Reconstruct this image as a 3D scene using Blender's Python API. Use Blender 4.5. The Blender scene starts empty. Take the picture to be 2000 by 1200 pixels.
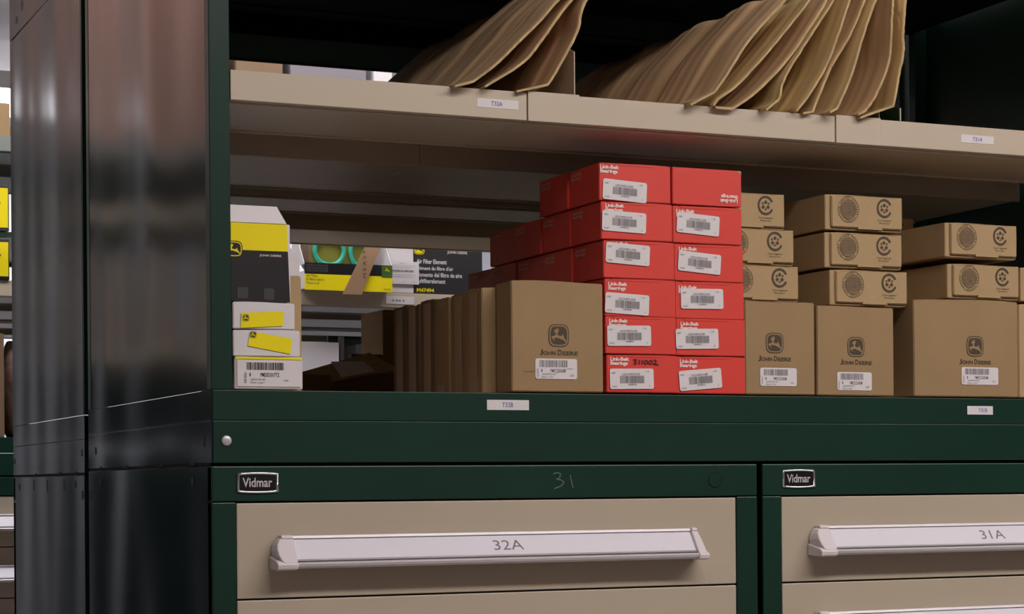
import bpy, bmesh, math, random
from mathutils import Vector, Matrix
random.seed(7)
SC = bpy.context.scene
COL = SC.collection

# ------------------------------------------------------------------ camera
cam_data = bpy.data.cameras.new('camera')
cam = bpy.data.objects.new('camera', cam_data)
COL.objects.link(cam)
YAW, ROLL, F = 0.414573, 0.008045, 3950.75
r_ = Vector((math.cos(YAW), -math.sin(YAW), 0))
f_ = Vector((math.sin(YAW), math.cos(YAW), 0))
u_ = Vector((0, 0, 1))
ca, sa = math.cos(ROLL), math.sin(ROLL)
cx_ = r_ * ca + u_ * -sa
cy_ = r_ * sa + u_ * ca
M = Matrix((cx_, cy_, -f_)).transposed().to_4x4()
M.translation = Vector((-0.65273, -2.38347, 1.47338))
cam.matrix_world = M
cam_data.sensor_width = 36
cam_data.lens = F * 36 / 2000
cam_data.shift_y = (943.8 - 600) / 2000
cam_data.shift_x = 0
cam_data.clip_start = 0.05
cam_data.dof.use_dof = True
cam_data.dof.focus_distance = 2.7
cam_data.dof.aperture_fstop = 40
SC.camera = cam

# ------------------------------------------------------------------ world, exposure
SC.view_settings.view_transform = 'Standard'
SC.view_settings.look = 'None'
SC.view_settings.gamma = 1
SC.view_settings.use_curve_mapping = False
SC.view_settings.exposure = 0.42
w = bpy.data.worlds.new('world'); SC.world = w; w.use_nodes = True
w.node_tree.nodes['Background'].inputs[0].default_value = (0.5, 0.5, 0.55, 1)
w.node_tree.nodes['Background'].inputs[1].default_value = 0.05

# ------------------------------------------------------------------ materials
def mat(name, col, rough=0.5, metal=0.0, emit=None, es=0, spec=0.5, noise=None, bump=None, coat=0):
    """noise=(scale,amount[,stretch]) mottles the colour, bump=(scale,strength,distance)"""
    m = bpy.data.materials.new(name); m.use_nodes = True
    nt = m.node_tree; b = nt.nodes['Principled BSDF']
    b.inputs['Base Color'].default_value = (*col, 1)
    b.inputs['Roughness'].default_value = rough
    b.inputs['Metallic'].default_value = metal
    b.inputs['Specular IOR Level'].default_value = spec
    if coat: b.inputs['Coat Weight'].default_value = coat; b.inputs['Coat Roughness'].default_value = 0.1
    if emit:
        b.inputs['Emission Color'].default_value = (*emit, 1)
        b.inputs['Emission Strength'].default_value = es
    tc = nt.nodes.new('ShaderNodeTexCoord')
    if noise:
        mp = nt.nodes.new('ShaderNodeMapping'); nt.links.new(tc.outputs['Object'], mp.inputs[0])
        if len(noise) > 2: mp.inputs['Scale'].default_value = noise[2]
        n = nt.nodes.new('ShaderNodeTexNoise'); n.inputs['Scale'].default_value = noise[0]; n.inputs['Detail'].default_value = 4 if len(noise) < 3 else 1.5
        nt.links.new(mp.outputs[0], n.inputs['Vector'])
        r = nt.nodes.new('ShaderNodeMapRange'); r.inputs['From Min'].default_value = .25; r.inputs['From Max'].default_value = .75
        r.inputs['To Min'].default_value = 1 - noise[1]; r.inputs['To Max'].default_value = 1 + noise[1]
        nt.links.new(n.outputs['Fac'], r.inputs['Value'])
        mx = nt.nodes.new('ShaderNodeVectorMath'); mx.operation = 'SCALE'; mx.inputs[0].default_value = col
        nt.links.new(r.outputs[0], mx.inputs['Scale']); nt.links.new(mx.outputs[0], b.inputs['Base Color'])
    if bump:
        mp2 = nt.nodes.new('ShaderNodeMapping'); nt.links.new(tc.outputs['Object'], mp2.inputs[0])
        if len(bump) > 3: mp2.inputs['Scale'].default_value = bump[3]
        n2 = nt.nodes.new('ShaderNodeTexNoise'); n2.inputs['Scale'].default_value = bump[0]; n2.inputs['Detail'].default_value = 2 if bump[0] > 10 else 0
        nt.links.new(mp2.outputs[0], n2.inputs['Vector'])
        bp = nt.nodes.new('ShaderNodeBump'); bp.inputs['Strength'].default_value = bump[1]; bp.inputs['Distance'].default_value = bump[2]
        nt.links.new(n2.outputs['Fac'], bp.inputs['Height']); nt.links.new(bp.outputs[0], b.inputs['Normal'])
    return m

GREEN = mat('green_paint', (0.0045, 0.030, 0.019), 0.36, spec=.32, noise=(6, .12), bump=(420, .12, .0004))
GREENSIDE = mat('green_gloss_side', (0.004, 0.010, 0.009), 0.17, bump=(3.2, .7, .014, (1, 1.5, .55)))
SHADEG = mat('black_green_paint', (0.004, 0.009, 0.007), 0.9, spec=.02)  # green darkened to near black: shade under top shelves, dark reflections of left bay
GREENSIDE2 = mat('green_satin_side', (0.006, 0.011, 0.010), 0.27, bump=(4.0, .6, .012, (1, 1.8, .3)))
BEIGE = mat('beige_paint', (0.50, 0.42, 0.325), 0.42, noise=(3, .03), bump=(500, .06, .0003))
BEIGE2 = mat('beige_drawer', (0.44, 0.37, 0.285), 0.45, noise=(3, .03), bump=(500, .06, .0003))
ALU = mat('handle_aluminium', (0.56, 0.53, 0.55), 0.42, 0.25)
CAP = mat('handle_cap_plastic', (0.66, 0.60, 0.62), 0.35)
PAPER = mat('label_paper', (0.68, 0.65, 0.72), 0.55)
WLABEL = mat('sticker_white', (0.66, 0.62, 0.63), 0.55)
INK = mat('ink_black', (0.035, 0.03, 0.03), 0.6)
INKBLUE = mat('ink_blue', (0.08, 0.10, 0.35), 0.6)
INKGREY = mat('ink_grey', (0.16, 0.15, 0.16), 0.6)
SEALTONE = mat('seal_tone', (0.19, 0.125, 0.062), 0.7)
SEALINK = mat('seal_ink', (0.11, 0.072, 0.036), 0.7)
INKBROWN = mat('ink_brown', (0.055, 0.036, 0.018), 0.6)
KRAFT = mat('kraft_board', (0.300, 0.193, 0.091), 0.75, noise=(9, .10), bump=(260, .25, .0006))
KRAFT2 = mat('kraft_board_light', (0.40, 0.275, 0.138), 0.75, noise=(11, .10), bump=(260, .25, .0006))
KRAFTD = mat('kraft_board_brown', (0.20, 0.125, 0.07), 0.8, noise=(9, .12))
KEDGE = mat('kraft_cut_edge', (0.46, 0.34, 0.17), 0.85, noise=(60, .25))
SHEET = mat('corrugated_sheet', (0.54, 0.35, 0.19), 0.75, noise=(6, .34, (.5, 7, .5)), bump=(9, .5, .006, (.3, 6, .3)))
SHEET2 = mat('corrugated_sheet_tan', (0.58, 0.41, 0.185), 0.75, noise=(6, .34, (.5, 7, .5)), bump=(9, .5, .006, (.3, 6, .3)))
TAPE = mat('packing_tape', (0.34, 0.21, 0.12), 0.4)
RED = mat('red_box_board', (0.66, 0.050, 0.036), 0.42, noise=(8, .05), bump=(30, .06, .002))
WINK = mat('ink_white', (0.80, 0.66, 0.62), 0.5)
PINK = mat('ink_pink_faint', (0.75, 0.28, 0.24), 0.5)
MARKER = mat('marker_dark_red', (0.10, 0.008, 0.008), 0.5)
WHITEB = mat('white_box_board', (0.66, 0.62, 0.64), 0.55, noise=(7, .05))
YEL = mat('yellow_board', (0.84, 0.70, 0.005), 0.5, spec=.25, noise=(9, .04))
BLKB = mat('black_board', (0.012, 0.011, 0.014), 0.35)
GRNB = mat('green_print', (0.05, 0.13, 0.02), 0.5)
TEAL = mat('teal_rubber', (0.03, 0.36, 0.26), 0.4)
CHROME = mat('chrome', (0.75, 0.75, 0.76), 0.12, 1.0)
BADGE = mat('badge_black', (0.008, 0.008, 0.010), 0.12)
GALV = mat('zinc_screw', (0.55, 0.53, 0.56), 0.35, 0.3)
DARK = mat('dark_gap', (0.003, 0.003, 0.003), 0.8)
SCRATCH = mat('chalk_mark', (0.10, 0.14, 0.12), 0.7)
CLEAR = mat('tape_shine', (0.06, 0.06, 0.065), 0.12)

# ------------------------------------------------------------------ mesh helpers
def nb(): return bmesh.new()
def box(bm, x0, x1, y0, y1, z0, z1, bev=0.0, seg=2, mi=0):
    vs = [bm.verts.new((x, y, z)) for x in (x0, x1) for y in (y0, y1) for z in (z0, z1)]
    fs = []
    for a in ((0, 1, 3, 2), (4, 6, 7, 5), (0, 4, 5, 1), (2, 3, 7, 6), (0, 2, 6, 4), (1, 5, 7, 3)):
        f = bm.faces.new([vs[i] for i in a]); f.material_index = mi; fs.append(f)
    if bev > 0:
        es = list({e for f in fs for e in f.edges})
        bmesh.ops.bevel(bm, geom=es, offset=bev, segments=seg, affect='EDGES', profile=0.5)
    return vs
def prism(bm, pts, lo, hi, axis='x', mi=0):
    """pts in the other two axes (y,z | x,z | x,y)"""
    def P(a, b, c): return {'x': (c, a, b), 'y': (a, c, b), 'z': (a, b, c)}[axis]
    A = [bm.verts.new(P(a, b, lo)) for a, b in pts]; Bv = [bm.verts.new(P(a, b, hi)) for a, b in pts]
    n = len(pts); fs = [bm.faces.new(A), bm.faces.new(Bv[::-1])]
    for i in range(n): fs.append(bm.faces.new([A[i], A[(i + 1) % n], Bv[(i + 1) % n], Bv[i]]))
    for f in fs: f.material_index = mi
def flat(bm, pts, y, mi=0):
    """flat print in the XZ plane facing -y"""
    f = bm.faces.new([bm.verts.new((a, y, b)) for a, b in pts]); f.material_index = mi
    f.normal_update()
    if f.normal.y > 0: f.normal_flip()
def obj(name, bm, m, parent=None, loc=None, smooth=False):
    if isinstance(bm, bmesh.types.BMesh):
        if smooth is not None: bmesh.ops.recalc_face_normals(bm, faces=[f for f in bm.faces if len(bm.faces) > 1]) if smooth != 'keep' else None
        me = bpy.data.meshes.new(name); bm.to_mesh(me); bm.free()
    else: me = bm
    for x in (m if isinstance(m, (list, tuple)) else [m]): me.materials.append(x)
    o = bpy.data.objects.new(name, me); COL.objects.link(o)
    if parent: o.parent = parent
    if loc: o.location = loc
    if smooth is True:
        for p in me.polygons: p.use_smooth = True
    return o
def tag(o, label, cat, group=None, kind=None):
    if label: o['label'] = label
    if cat: o['category'] = cat
    if group: o['group'] = group
    if kind: o['kind'] = kind
    return o
def thing(name, label, cat, loc=(0, 0, 0), rz=0, group=None):
    o = bpy.data.objects.new(name, None); COL.objects.link(o)
    o.empty_display_size = .02
    o.location = loc; o.rotation_euler = (0, 0, rz)
    return tag(o, label, cat, group)
def copy_tree(o, parent=None):
    c = o.copy(); COL.objects.link(c); c.parent = parent
    for ch in list(o.children): copy_tree(ch, c)
    return c
def rrect(x0, x1, z0, z1, r, n=5):
    pts = []
    for cx, cz, a in ((x1 - r, z1 - r, 0), (x0 + r, z1 - r, 90), (x0 + r, z0 + r, 180), (x1 - r, z0 + r, 270)):
        for i in range(n + 1):
            t = math.radians(a + 90 * i / n); pts.append((cx + r * math.cos(t), cz + r * math.sin(t)))
    return pts
_tc = {}
def text_verts(s, bold=0.0, space=1.0, line=0.85):
    k = (s, bold, space, line)
    if k in _tc: return _tc[k]
    cu = bpy.data.curves.new('t', 'FONT'); cu.body = s; cu.size = 1; cu.resolution_u = 3
    cu.offset = bold; cu.space_character = space; cu.space_line = line; cu.fill_mode = 'BOTH'
    ob = bpy.data.objects.new('t', cu); COL.objects.link(ob)
    bpy.context.view_layer.update()
    dg = bpy.context.evaluated_depsgraph_get()
    me = bpy.data.meshes.new_from_object(ob.evaluated_get(dg))
    vs = [(v.co.x, v.co.y) for v in me.vertices]; fs = [tuple(p.vertices) for p in me.polygons]
    bpy.data.objects.remove(ob); bpy.data.meshes.remove(me); bpy.data.curves.remove(cu)
    x0 = min(v[0] for v in vs); x1 = max(v[0] for v in vs); z0 = min(v[1] for v in vs); z1 = max(v[1] for v in vs)
    _tc[k] = ([((x - x0) / (x1 - x0), (z - z0) / (z1 - z0)) for x, z in vs], fs)
    return _tc[k]
def put_text(bm, s, x0, x1, z0, z1, y=-.0006, bold=0.0, flip=False, mi=0, space=1.0, line=.85, axis='y', rot90=False):
    vs, fs = text_verts(s, bold, space, line)
    out = []
    for u, v in vs:
        if flip: u, v = 1 - u, 1 - v
        if rot90: u, v = 1 - v, u
        a, b = x0 + (x1 - x0) * u, z0 + (z1 - z0) * v
        out.append(bm.verts.new((a, y, b) if axis == 'y' else (y, a, b)))
    for f in fs:
        try: ff = bm.faces.new([out[i] for i in f]); ff.material_index = mi
        except ValueError: pass
def barcode(bm, x0, x1, z0, z1, y=-.0006, n=34, seed=1, mi=0):
    rg = random.Random(seed); x = x0; st = (x1 - x0) / n
    while x < x1 - st * .5:
        w_ = st * rg.choice((.45, .6, .9, 1.2)); flat(bm, [(x, z0), (min(x + w_, x1), z0), (min(x + w_, x1), z1), (x, z1)], y, mi)
        x += w_ + st * rg.choice((.4, .5, .7))

# ------------------------------------------------------------------ metal furniture builders
def drawer_handle(dr, xa, xb, zt, number, nx):
    """sloping aluminium grip across a drawer, zt = top edge height, local to the cabinet"""
    prof = [(0, zt), (-.010, zt), (-.0115, zt - .003), (-.0085, zt - .0045), (-.0262, zt - .0288), (-.0285, zt - .0290), (-.0285, zt - .0300), (-.0250, zt - .0306), (-.0250, zt - .0316), (-.0330, zt - .0322), (-.0345, zt - .0340), (-.0335, zt - .037), (-.028, zt - .0395), (-.022, zt - .040), (-.012, zt - .018), (0, zt - .014)]
    bm = nb(); prism(bm, prof, xa + .022, xb - .012, 'x'); obj('handle', bm, ALU, dr)
    bm = nb(); prism(bm, [(-.0092, zt - .0046), (-.0262, zt - .0285), (-.0266, zt - .0282), (-.0096, zt - .0043)], xa + .024, xb - .014, 'x')
    obj('label_strip', bm, PAPER, dr)
    for s, x0, x1 in ((-1, xa, xa + .025), (1, xb - .014, xb)):
        bm = nb()
        if s < 0: out = [(1, 0), (.40, 0), (.22, .10), (.08, .28), (.02, .50), (.05, .72), (.14, .90), (.32, 1.0), (1, 1.0)]
        else: out = [(1, 0), (.45, 0), (.30, .08), (.18, .35), (.10, .65), (.05, .9), (.10, 1.0), (1, 1.0)]
        W_ = x1 - x0
        def X(u): return x0 + u * W_ if s < 0 else x1 - u * W_
        A = [bm.verts.new((X(u), 0, zt - .0015 - .033 * v)) for u, v in out]
        B2 = [bm.verts.new((X(u + .06 * (1 - u)), -.0125 - .0225 * v, zt - .0015 - .031 * v)) for u, v in out]
        n = len(out); bm.faces.new(A); bm.faces.new(B2[::-1])
        for k in range(n): bm.faces.new([A[k], A[(k + 1) % n], B2[(k + 1) % n], B2[k]])
        prism(bm, [(0, zt - .024), (-.030, zt - .030), (-.0365, zt - .0335), (-.0350, zt - .0400), (-.028, zt - .0415), (0, zt - .040)], x0 - (.0015 if s < 0 else 0), x1 + (0 if s < 0 else .0015), 'x')
        prism(bm, [(0, zt - .004), (0, zt + .0012), (-.012, zt + .0012), (-.0155, zt - .001), (-.0145, zt - .004)], min(X(.38), X(1)), max(X(.38), X(1)), 'x')
        o = obj('end_cap', bm, CAP, dr)
        md = o.modifiers.new('b', 'BEVEL'); md.width = .0016; md.segments = 3; md.limit_method = 'ANGLE'
    if number:
        bm = nb(); put_text(bm, number, nx, nx + .0415, -.0075, .0075, y=0)
        o = obj('number', bm, INKGREY, dr, smooth='keep')
        a = math.atan2(.0172, .0240); o.rotation_euler = (-a, 0, 0)
        o.location = (0, -.0183, zt - .0164)
    return
def nameplate(root, x, z, w_=.052, h_=.026):
    bm = nb()
    N = 10
    def arc(sx, sz, y, inset=0):
        pts = []
        hw, hh = w_ / 2 - inset, h_ / 2 - inset
        for i in range(N + 1):
            t = -1 + 2 * i / N; pts.append((x + hw * t, z + hh * (1 - .10 * t * t)))
        for i in range(N + 1):
            t = 1 - 2 * i / N; pts.append((x + hw * t, z - hh * (1 - .10 * t * t)))
        return pts
    o_, i_ = arc(1, 1, 0), arc(1, 1, 0, .0022)
    n = len(o_)
    A = [bm.verts.new((a, 0, b)) for a, b in o_]; B2 = [bm.verts.new((a, -.0025, b)) for a, b in arc(1, 1, 0, .0004)]
    C2 = [bm.verts.new((a, -.0025, b)) for a, b in i_]; D2 = [bm.verts.new((a, -.0008, b)) for a, b in arc(1, 1, 0, .003)]
    for R, S in ((A, B2), (B2, C2), (C2, D2)):
        for k in range(n): bm.faces.new([R[k], R[(k + 1) % n], S[(k + 1) % n], S[k]])
    np_ = obj('nameplate', bm, CHROME, root, smooth=True)
    bm = nb(); flat(bm, i_, -.0012); obj('badge_field', bm, BADGE, np_, smooth='keep')
    bm = nb(); put_text(bm, 'Vidmar', x - .0195, x + .018, z - .0055, z + .006, y=-.0016, bold=.02)
    o = obj('lettering', bm, ALU, np_, smooth='keep')
    return np_
def cabinet(x0, y0, label, numbers, badge=True, plug=False, chalk=False, group=None, dz=0, detail=True, drawers=True, depth=.705, mirror=False, W=.7605):
    t = thing('drawer_cabinet', label, 'cabinet', (x0, y0, dz), 0, group)
    H = 1.4965
    side = GREENSIDE if not mirror else GREENSIDE2
    bm = nb(); box(bm, 0, .0018, .003, depth, .02, H, .0006, 1)
    for z in (.05,): pass
    obj('side_panel', bm, side, t)
    bm = nb(); box(bm, W - .0018, W, .003, depth, .02, H, .0006, 1); obj('side_panel', bm, side, t)
    bm = nb(); box(bm, .002, W - .002, depth - .003, depth - .001, .02, H); obj('back_panel', bm, GREEN, t)
    bm = nb(); box(bm, .002, W - .002, .004, depth - .004, H - .004, H - .001); obj('top_panel', bm, GREEN, t)
    bm = nb(); box(bm, .002, W - .002, .03, depth - .03, 0, .06); obj('plinth', bm, DARK, t)
    bm = nb(); box(bm, 0, W, 0, .02, 1.4535, H, .0016); obj('top_rail', bm, GREEN, t)
    for a, b in ((0, .0300), (W - .0322, W)):
        bm = nb(); box(bm, a, b, 0, .02, .02, 1.4525, .0014); obj('post', bm, GREEN, t)
    bm = nb(); box(bm, .0300, W - .0322, .012, .016, .06, 1.4525); obj('drawer_recess', bm, DARK, t)
    zs = [1.4512, 1.3325, 1.2135, 1.0945, .9755, .8565, .7075, .5585, .4095, .2305, .065]
    for i in range(len(zs) - 1):
        z1, z0 = zs[i], zs[i + 1] + .0022
        bm = nb(); box(bm, .0308, W - .0330, .0015, .011, z0, z1, .0013)
        dr = obj('drawer', bm, BEIGE2, t)
        if i < 5 or detail:
            drawer_handle(dr, .0725, W - .0955, z1 - .0405, numbers[i] if i < len(numbers) else None, numbers_x if False else .3615)
    if badge: nameplate(t, .0572, 1.4762)
    if plug:
        bm = nb()
        bmesh.ops.create_circle(bm, cap_ends=True, radius=.0098, segments=32, matrix=Matrix.Translation((.6950, -.0006, 1.4752)) @ Matrix.Rotation(math.pi / 2, 4, 'X'))
        e = bmesh.ops.extrude_face_region(bm, geom=bm.faces[:]); bmesh.ops.translate(bm, verts=[v for v in e['geom'] if isinstance(v, bmesh.types.BMVert)], vec=(0, .002, 0))
        obj('lock_plug', bm, GREEN, t)
        bm = nb(); 
        bmesh.ops.create_cone(bm, cap_ends=False, radius1=.0105, radius2=.0099, depth=.0012, segments=32, matrix=Matrix.Translation((.6950, -.0004, 1.4752)) @ Matrix.Rotation(math.pi / 2, 4, 'X'))
        obj('plug_ring', bm, DARK, t)
    if chalk:
        bm = nb()
        def stroke(pts, w_=.0007):
            for (a, b), (c, d) in zip(pts, pts[1:]):
                n = Vector((d - b, a - c)).normalized() * w_
                flat(bm, [(a - n.x, b - n.y), (c - n.x, d - n.y), (c + n.x, d + n.y), (a + n.x, b + n.y)], -.0005)
        stroke([(.4545, 1.4845), (.4600, 1.4865), (.4650, 1.4850), (.4640, 1.4800), (.4590, 1.4775), (.4650, 1.4770), (.4700, 1.4740), (.4660, 1.4690), (.4560, 1.4655)])
        stroke([(.4790, 1.4830), (.4798, 1.4780), (.4830, 1.4665)])
        obj('chalk_mark', bm, SCRATCH, t, smooth='keep')
    return t
def riser(x0, x1, y0, y1, label, bolt=True, dz=0, side=None, group=None, front=-1):
    t = thing('base_frame', label, 'frame', (x0, y0, 1.4975 + dz), 0, group)
    L, D = x1 - x0, y1 - y0
    bm = nb(); box(bm, .0018, L, 0, .0018, .003, .0543, .0007); box(bm, .0018, L, .0018, .012, .003, .0048); obj('front_rail', bm, GREEN, t)
    bm = nb(); box(bm, .0018, L, D - .002, D, .003, .0543, .0006); obj('back_rail', bm, GREEN, t)
    bm = nb(); box(bm, 0, .0018, .0004, D - .0004, .003, .0543, .0008); obj('side_rail', bm, side or GREENSIDE, t)
    bm = nb(); box(bm, L - .0018, L, .002, D - .002, .0035, .054); obj('side_rail', bm, GREEN, t)
    bm = nb(); box(bm, .002, L - .002, .012, D - .003, 0, .0300); obj('inner_frame', bm, DARK, t)  # black filler standing in for the shade in the gap below the rails
    if bolt:
        bm = nb(); bmesh.ops.create_uvsphere(bm, u_segments=24, v_segments=12, radius=.0064)
        for v in bm.verts: v.co.y = v.co.y * .42
        o = obj('bolt_cap', bm, GALV, t, (.0185, -.0005, .0300), smooth=True)
    return t
def slots(parent, spots, m=DARK):
    for (y, z, w_, h_) in spots:
        bm = nb(); prism(bm, rrect(y - w_ / 2, y + w_ / 2, z - h_ / 2, z + h_ / 2, min(w_, h_) * .45, 3), -.0003, .0006, 'x'); obj('slot', bm, m, parent)
def shelf_mesh(L, D, front, m, name_front='front_lip', lip=.0365, chans=(), t=None, zt=0.0):
    """C shaped shelf, z = 0 at the top of the lip; y 0..D; front = True when the lip faces -y"""
    yy = (lambda a, b: (a, b)) if front else (lambda a, b: (D - b, D - a))
    bm = nb(); a, b = yy(0, .0016); box(bm, 0, L, a, b, -lip, 0, .0007)
    a, b = yy(.0016, .014); box(bm, 0, L, a, b, -lip, -lip + .0014)
    obj(name_front, bm, m, t)
    bm = nb(); box(bm, 0, L, .0016, D - .001, -.0022, -.0004); obj('deck', bm, m, t)
    bm = nb(); a, b = yy(D - .0016, D); box(bm, 0, L, a, b, -lip, 0); obj('back_flange', bm, m, t)
    for (a, b) in chans:
        bm = nb(); a, b = yy(a, b)
        box(bm, 0, L, a, b, -lip + .0005, -lip + .0019, .0006, 1); box(bm, 0, L, a, a + .0014, -lip + .0015, -.0023); box(bm, 0, L, b - .0014, b, -lip + .0015, -.0023)
        for c_ in (a, b - .0036): box(bm, 0, L, c_, c_ + .0036, -lip - .0022, -lip + .0012, .0012, 2)
        obj('stiffener', bm, m, t)
def sticker(parent, x0, x1, z0, z1, s, tx0, tx1, tz0, tz1, m=INKBLUE, y=0):
    bm = nb(); prism(bm, [(x0, z0), (x1, z0), (x1, z1), (x0, z1)], y - .0004, y, 'y'); lb = obj('label_tag', bm, WLABEL, parent)
    bm = nb(); put_text(bm, s, tx0, tx1, tz0, tz1, y=y - .0007); obj('code', bm, m, lb, smooth='keep')
CH_F = ((.016, .210), (.386, .690))
CH_R = ((.016, .235), (.440, .600))

# ------------------------------------------------------------------ room
def struct(name, bm, m): o = obj(name, bm, m); o['kind'] = 'structure'; return o
FLOORM = mat('floor_concrete', (0.36, 0.33, 0.30), 0.35, noise=(2, .2))
CEILM = mat('ceiling_paint', (0.62, 0.60, 0.60), 0.8, noise=(3, .05))
WALLM = mat('wall_grey', (0.50, 0.50, 0.56), 0.8, noise=(1.5, .1))
WALLB = mat('wall_warm', (0.20, 0.16, 0.15), 0.8, noise=(1.5, .15))
RX0, RX1, RY0, RY1, RZ = -4.0, 5.5, -3.6, 8.5, 3.35
bm = nb(); box(bm, RX0, RX1, RY0, RY1, -.1, 0); struct('floor', bm, FLOORM)
bm = nb(); box(bm, RX0, RX1, RY0, RY1, RZ, RZ + .1); struct('ceiling', bm, CEILM)
bm = nb(); box(bm, RX0 - .1, RX0, RY0, RY1, 0, RZ); struct('wall_left', bm, WALLM)
bm = nb(); box(bm, RX1, RX1 + .1, RY0, RY1, 0, RZ); struct('wall_right', bm, WALLB)
bm = nb(); box(bm, RX0, RX1, RY1, RY1 + .1, 0, RZ); struct('wall_back', bm, mat('wall_pale', (.72, .72, .80), .8, noise=(.9, .12)))
bm = nb(); box(bm, RX0, RX1, RY0 - .1, RY0, 0, RZ); struct('wall_front', bm, WALLB)

def light_fixture(x, y, L, W_, power, label, z=3.28, along='x', col=(1, .93, .90)):
    t = thing('fluorescent_light', label, 'ceiling light', (x, y, z), 0 if along == 'x' else math.pi / 2, None)
    bm = nb(); box(bm, -L / 2 - .02, L / 2 + .02, -W_ / 2 - .02, W_ / 2 + .02, .0, .07, .004); obj('housing', bm, CEILM, t)
    em = mat('diffuser_light', (0.9, 0.9, 0.9), 0.5, emit=col, es=power)
    bm = nb(); box(bm, -L / 2, L / 2, -W_ / 2, W_ / 2, -.035, -.001, .01); obj('diffuser', bm, em, t)
    return t
light_fixture(1.5, -2.0, 3.4, .30, 22, 'long fluorescent ceiling light over the front aisle')
light_fixture(.30, 1.88, 3.6, .25, 14, 'long fluorescent ceiling light over the aisle behind the cabinets', col=(1, .96, .97))
light_fixture(-2.3, 1.2, 1.8, .30, 3, 'fluorescent ceiling light over the cross aisle on the left', along='y', col=(.92, .93, 1))  # added lamp, gives the glossy rear side panel something bright to mirror
light_fixture(1.5, 7.3, 3.6, .30, 20, 'far fluorescent ceiling light near the back wall', col=(.95, .96, 1))  # added lamp, lights the back wall for the side panel reflection
light_fixture(0.70, 5.9, 1.2, .20, 16, 'bright tube light glimpsed at the left edge beyond the far shelves', z=3.06, col=(1, .98, 1))

# ------------------------------------------------------------------ front bank: cabinets 32 and 31, base frame, housing
c32 = cabinet(0, 0, 'dark green cabinet with beige drawers, the top drawer numbered 32A', ['32A'], plug=True, chalk=True)
slots(c32, [(.0908, 1.4784, .010, .013), (.6226, 1.4797, .012, .012), (.688, 1.4605, .012, .014)])
c31 = cabinet(.7688, 0, 'dark green cabinet with beige drawers, the top drawer numbered 31A', ['31A'])
for ch in c31.children:
    for g in ch.children:
        if g.name.startswith('number'): g.location.x = -.015
bf = riser(0, 1.531, 0, .705, 'green base frame with a pale bolt cap, on top of the two front cabinets')
slots(bf, [(.0334, .030, .008, .014), (.6528, .029, .012, .012), (.25, .0035, .012, .004), (.45, .0035, .012, .004), (.62, .0035, .012, .004), (.09, .0035, .02, .004)])

h = thing('shelving_housing', 'dark green open shelving housing standing on the base frame, glossy left side panel', 'shelving unit', (0, 0, 1.5525))
bm = nb(); box(bm, .0015, 1.531, 0, .0018, 0, .0367, .0009); box(bm, .0015, 1.531, .0018, .014, 0, .0014)
bs = obj('base_shelf_rail', bm, GREEN, h)
sticker(bs, .362, .4209, .0147, .0277, 'T32B', .383, .3985, .0185, .0245)
sticker(bs, 1.1078, 1.1523, .0135, .0257, 'T31B', 1.127, 1.142, .0170, .0225)
bm = nb(); box(bm, .002, 1.529, .0016, .705, .0350, .0366); obj('base_shelf_deck', bm, BEIGE2, h)
bm = nb(); box(bm, 0, .0016, .0006, .705, .0, .0366, .0005, 1); obj('base_shelf_side', bm, GREENSIDE, h)
for x0, x1 in ((0, .0260), (1.505, 1.531)):
    for y0, y1 in ((0, .020), (.685, .705)):
        bm = nb(); box(bm, x0, x1, y0, y1, .0372, .95, .0010); obj('post', bm, GREEN, h)
bm = nb(); box(bm, .0006, .0022, .0205, .6845, .0372, .95, .0004, 1); obj('side_panel', bm, GREENSIDE, h)
bm = nb(); box(bm, 1.529, 1.5305, .0205, .6845, .0372, .95); obj('side_panel', bm, GREEN, h)
ROOFD = GREEN
def shelf(x0, x1, y0, D, z, label, front=True, m=BEIGE, chans=CH_F, endplate=False, group=None, cat='shelf', name='metal_shelf', lip=.0365):
    t = thing(name, label, cat, (x0, y0, z), 0, group)
    shelf_mesh(x1 - x0, D, front, m, chans=chans, t=t, lip=lip)
    if endplate:
        bm = nb(); box(bm, 0, .0735, -.0020, 0, -.0370, .0015, .0006); obj('end_plate', bm, m, t)
    return t
s1 = shelf(.0272, .4218, .0005, .700, 1.9785, 'beige metal shelf section carrying the T32A tag, nearest the left post')
sticker(s1, .3519 - .0272, .4098 - .0272, -.0235, -.0120, 'T32A', .371 - .0272, .387 - .0272, -.0207, -.0150)
s2 = shelf(.4226, .8898, .0005, .700, 1.9785, 'beige metal shelf section without a tag, in the middle under the big cardboard pile', endplate=True)
s3 = shelf(.8906, 1.5040, .0005, .700, 1.9785, 'beige metal shelf section carrying the T31A tag, at the right edge', endplate=True)
sticker(s3, 1.1009 - .8906, 1.158 - .8906, -.0235, -.0120, 'T31A', 1.121 - .8906, 1.138 - .8906, -.0205, -.0150)
shelf(.0272, 1.504, .0005, .700, 2.3215, 'dark green top shelf of the front housing, above the flattened cardboard', m=SHADEG)

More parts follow.
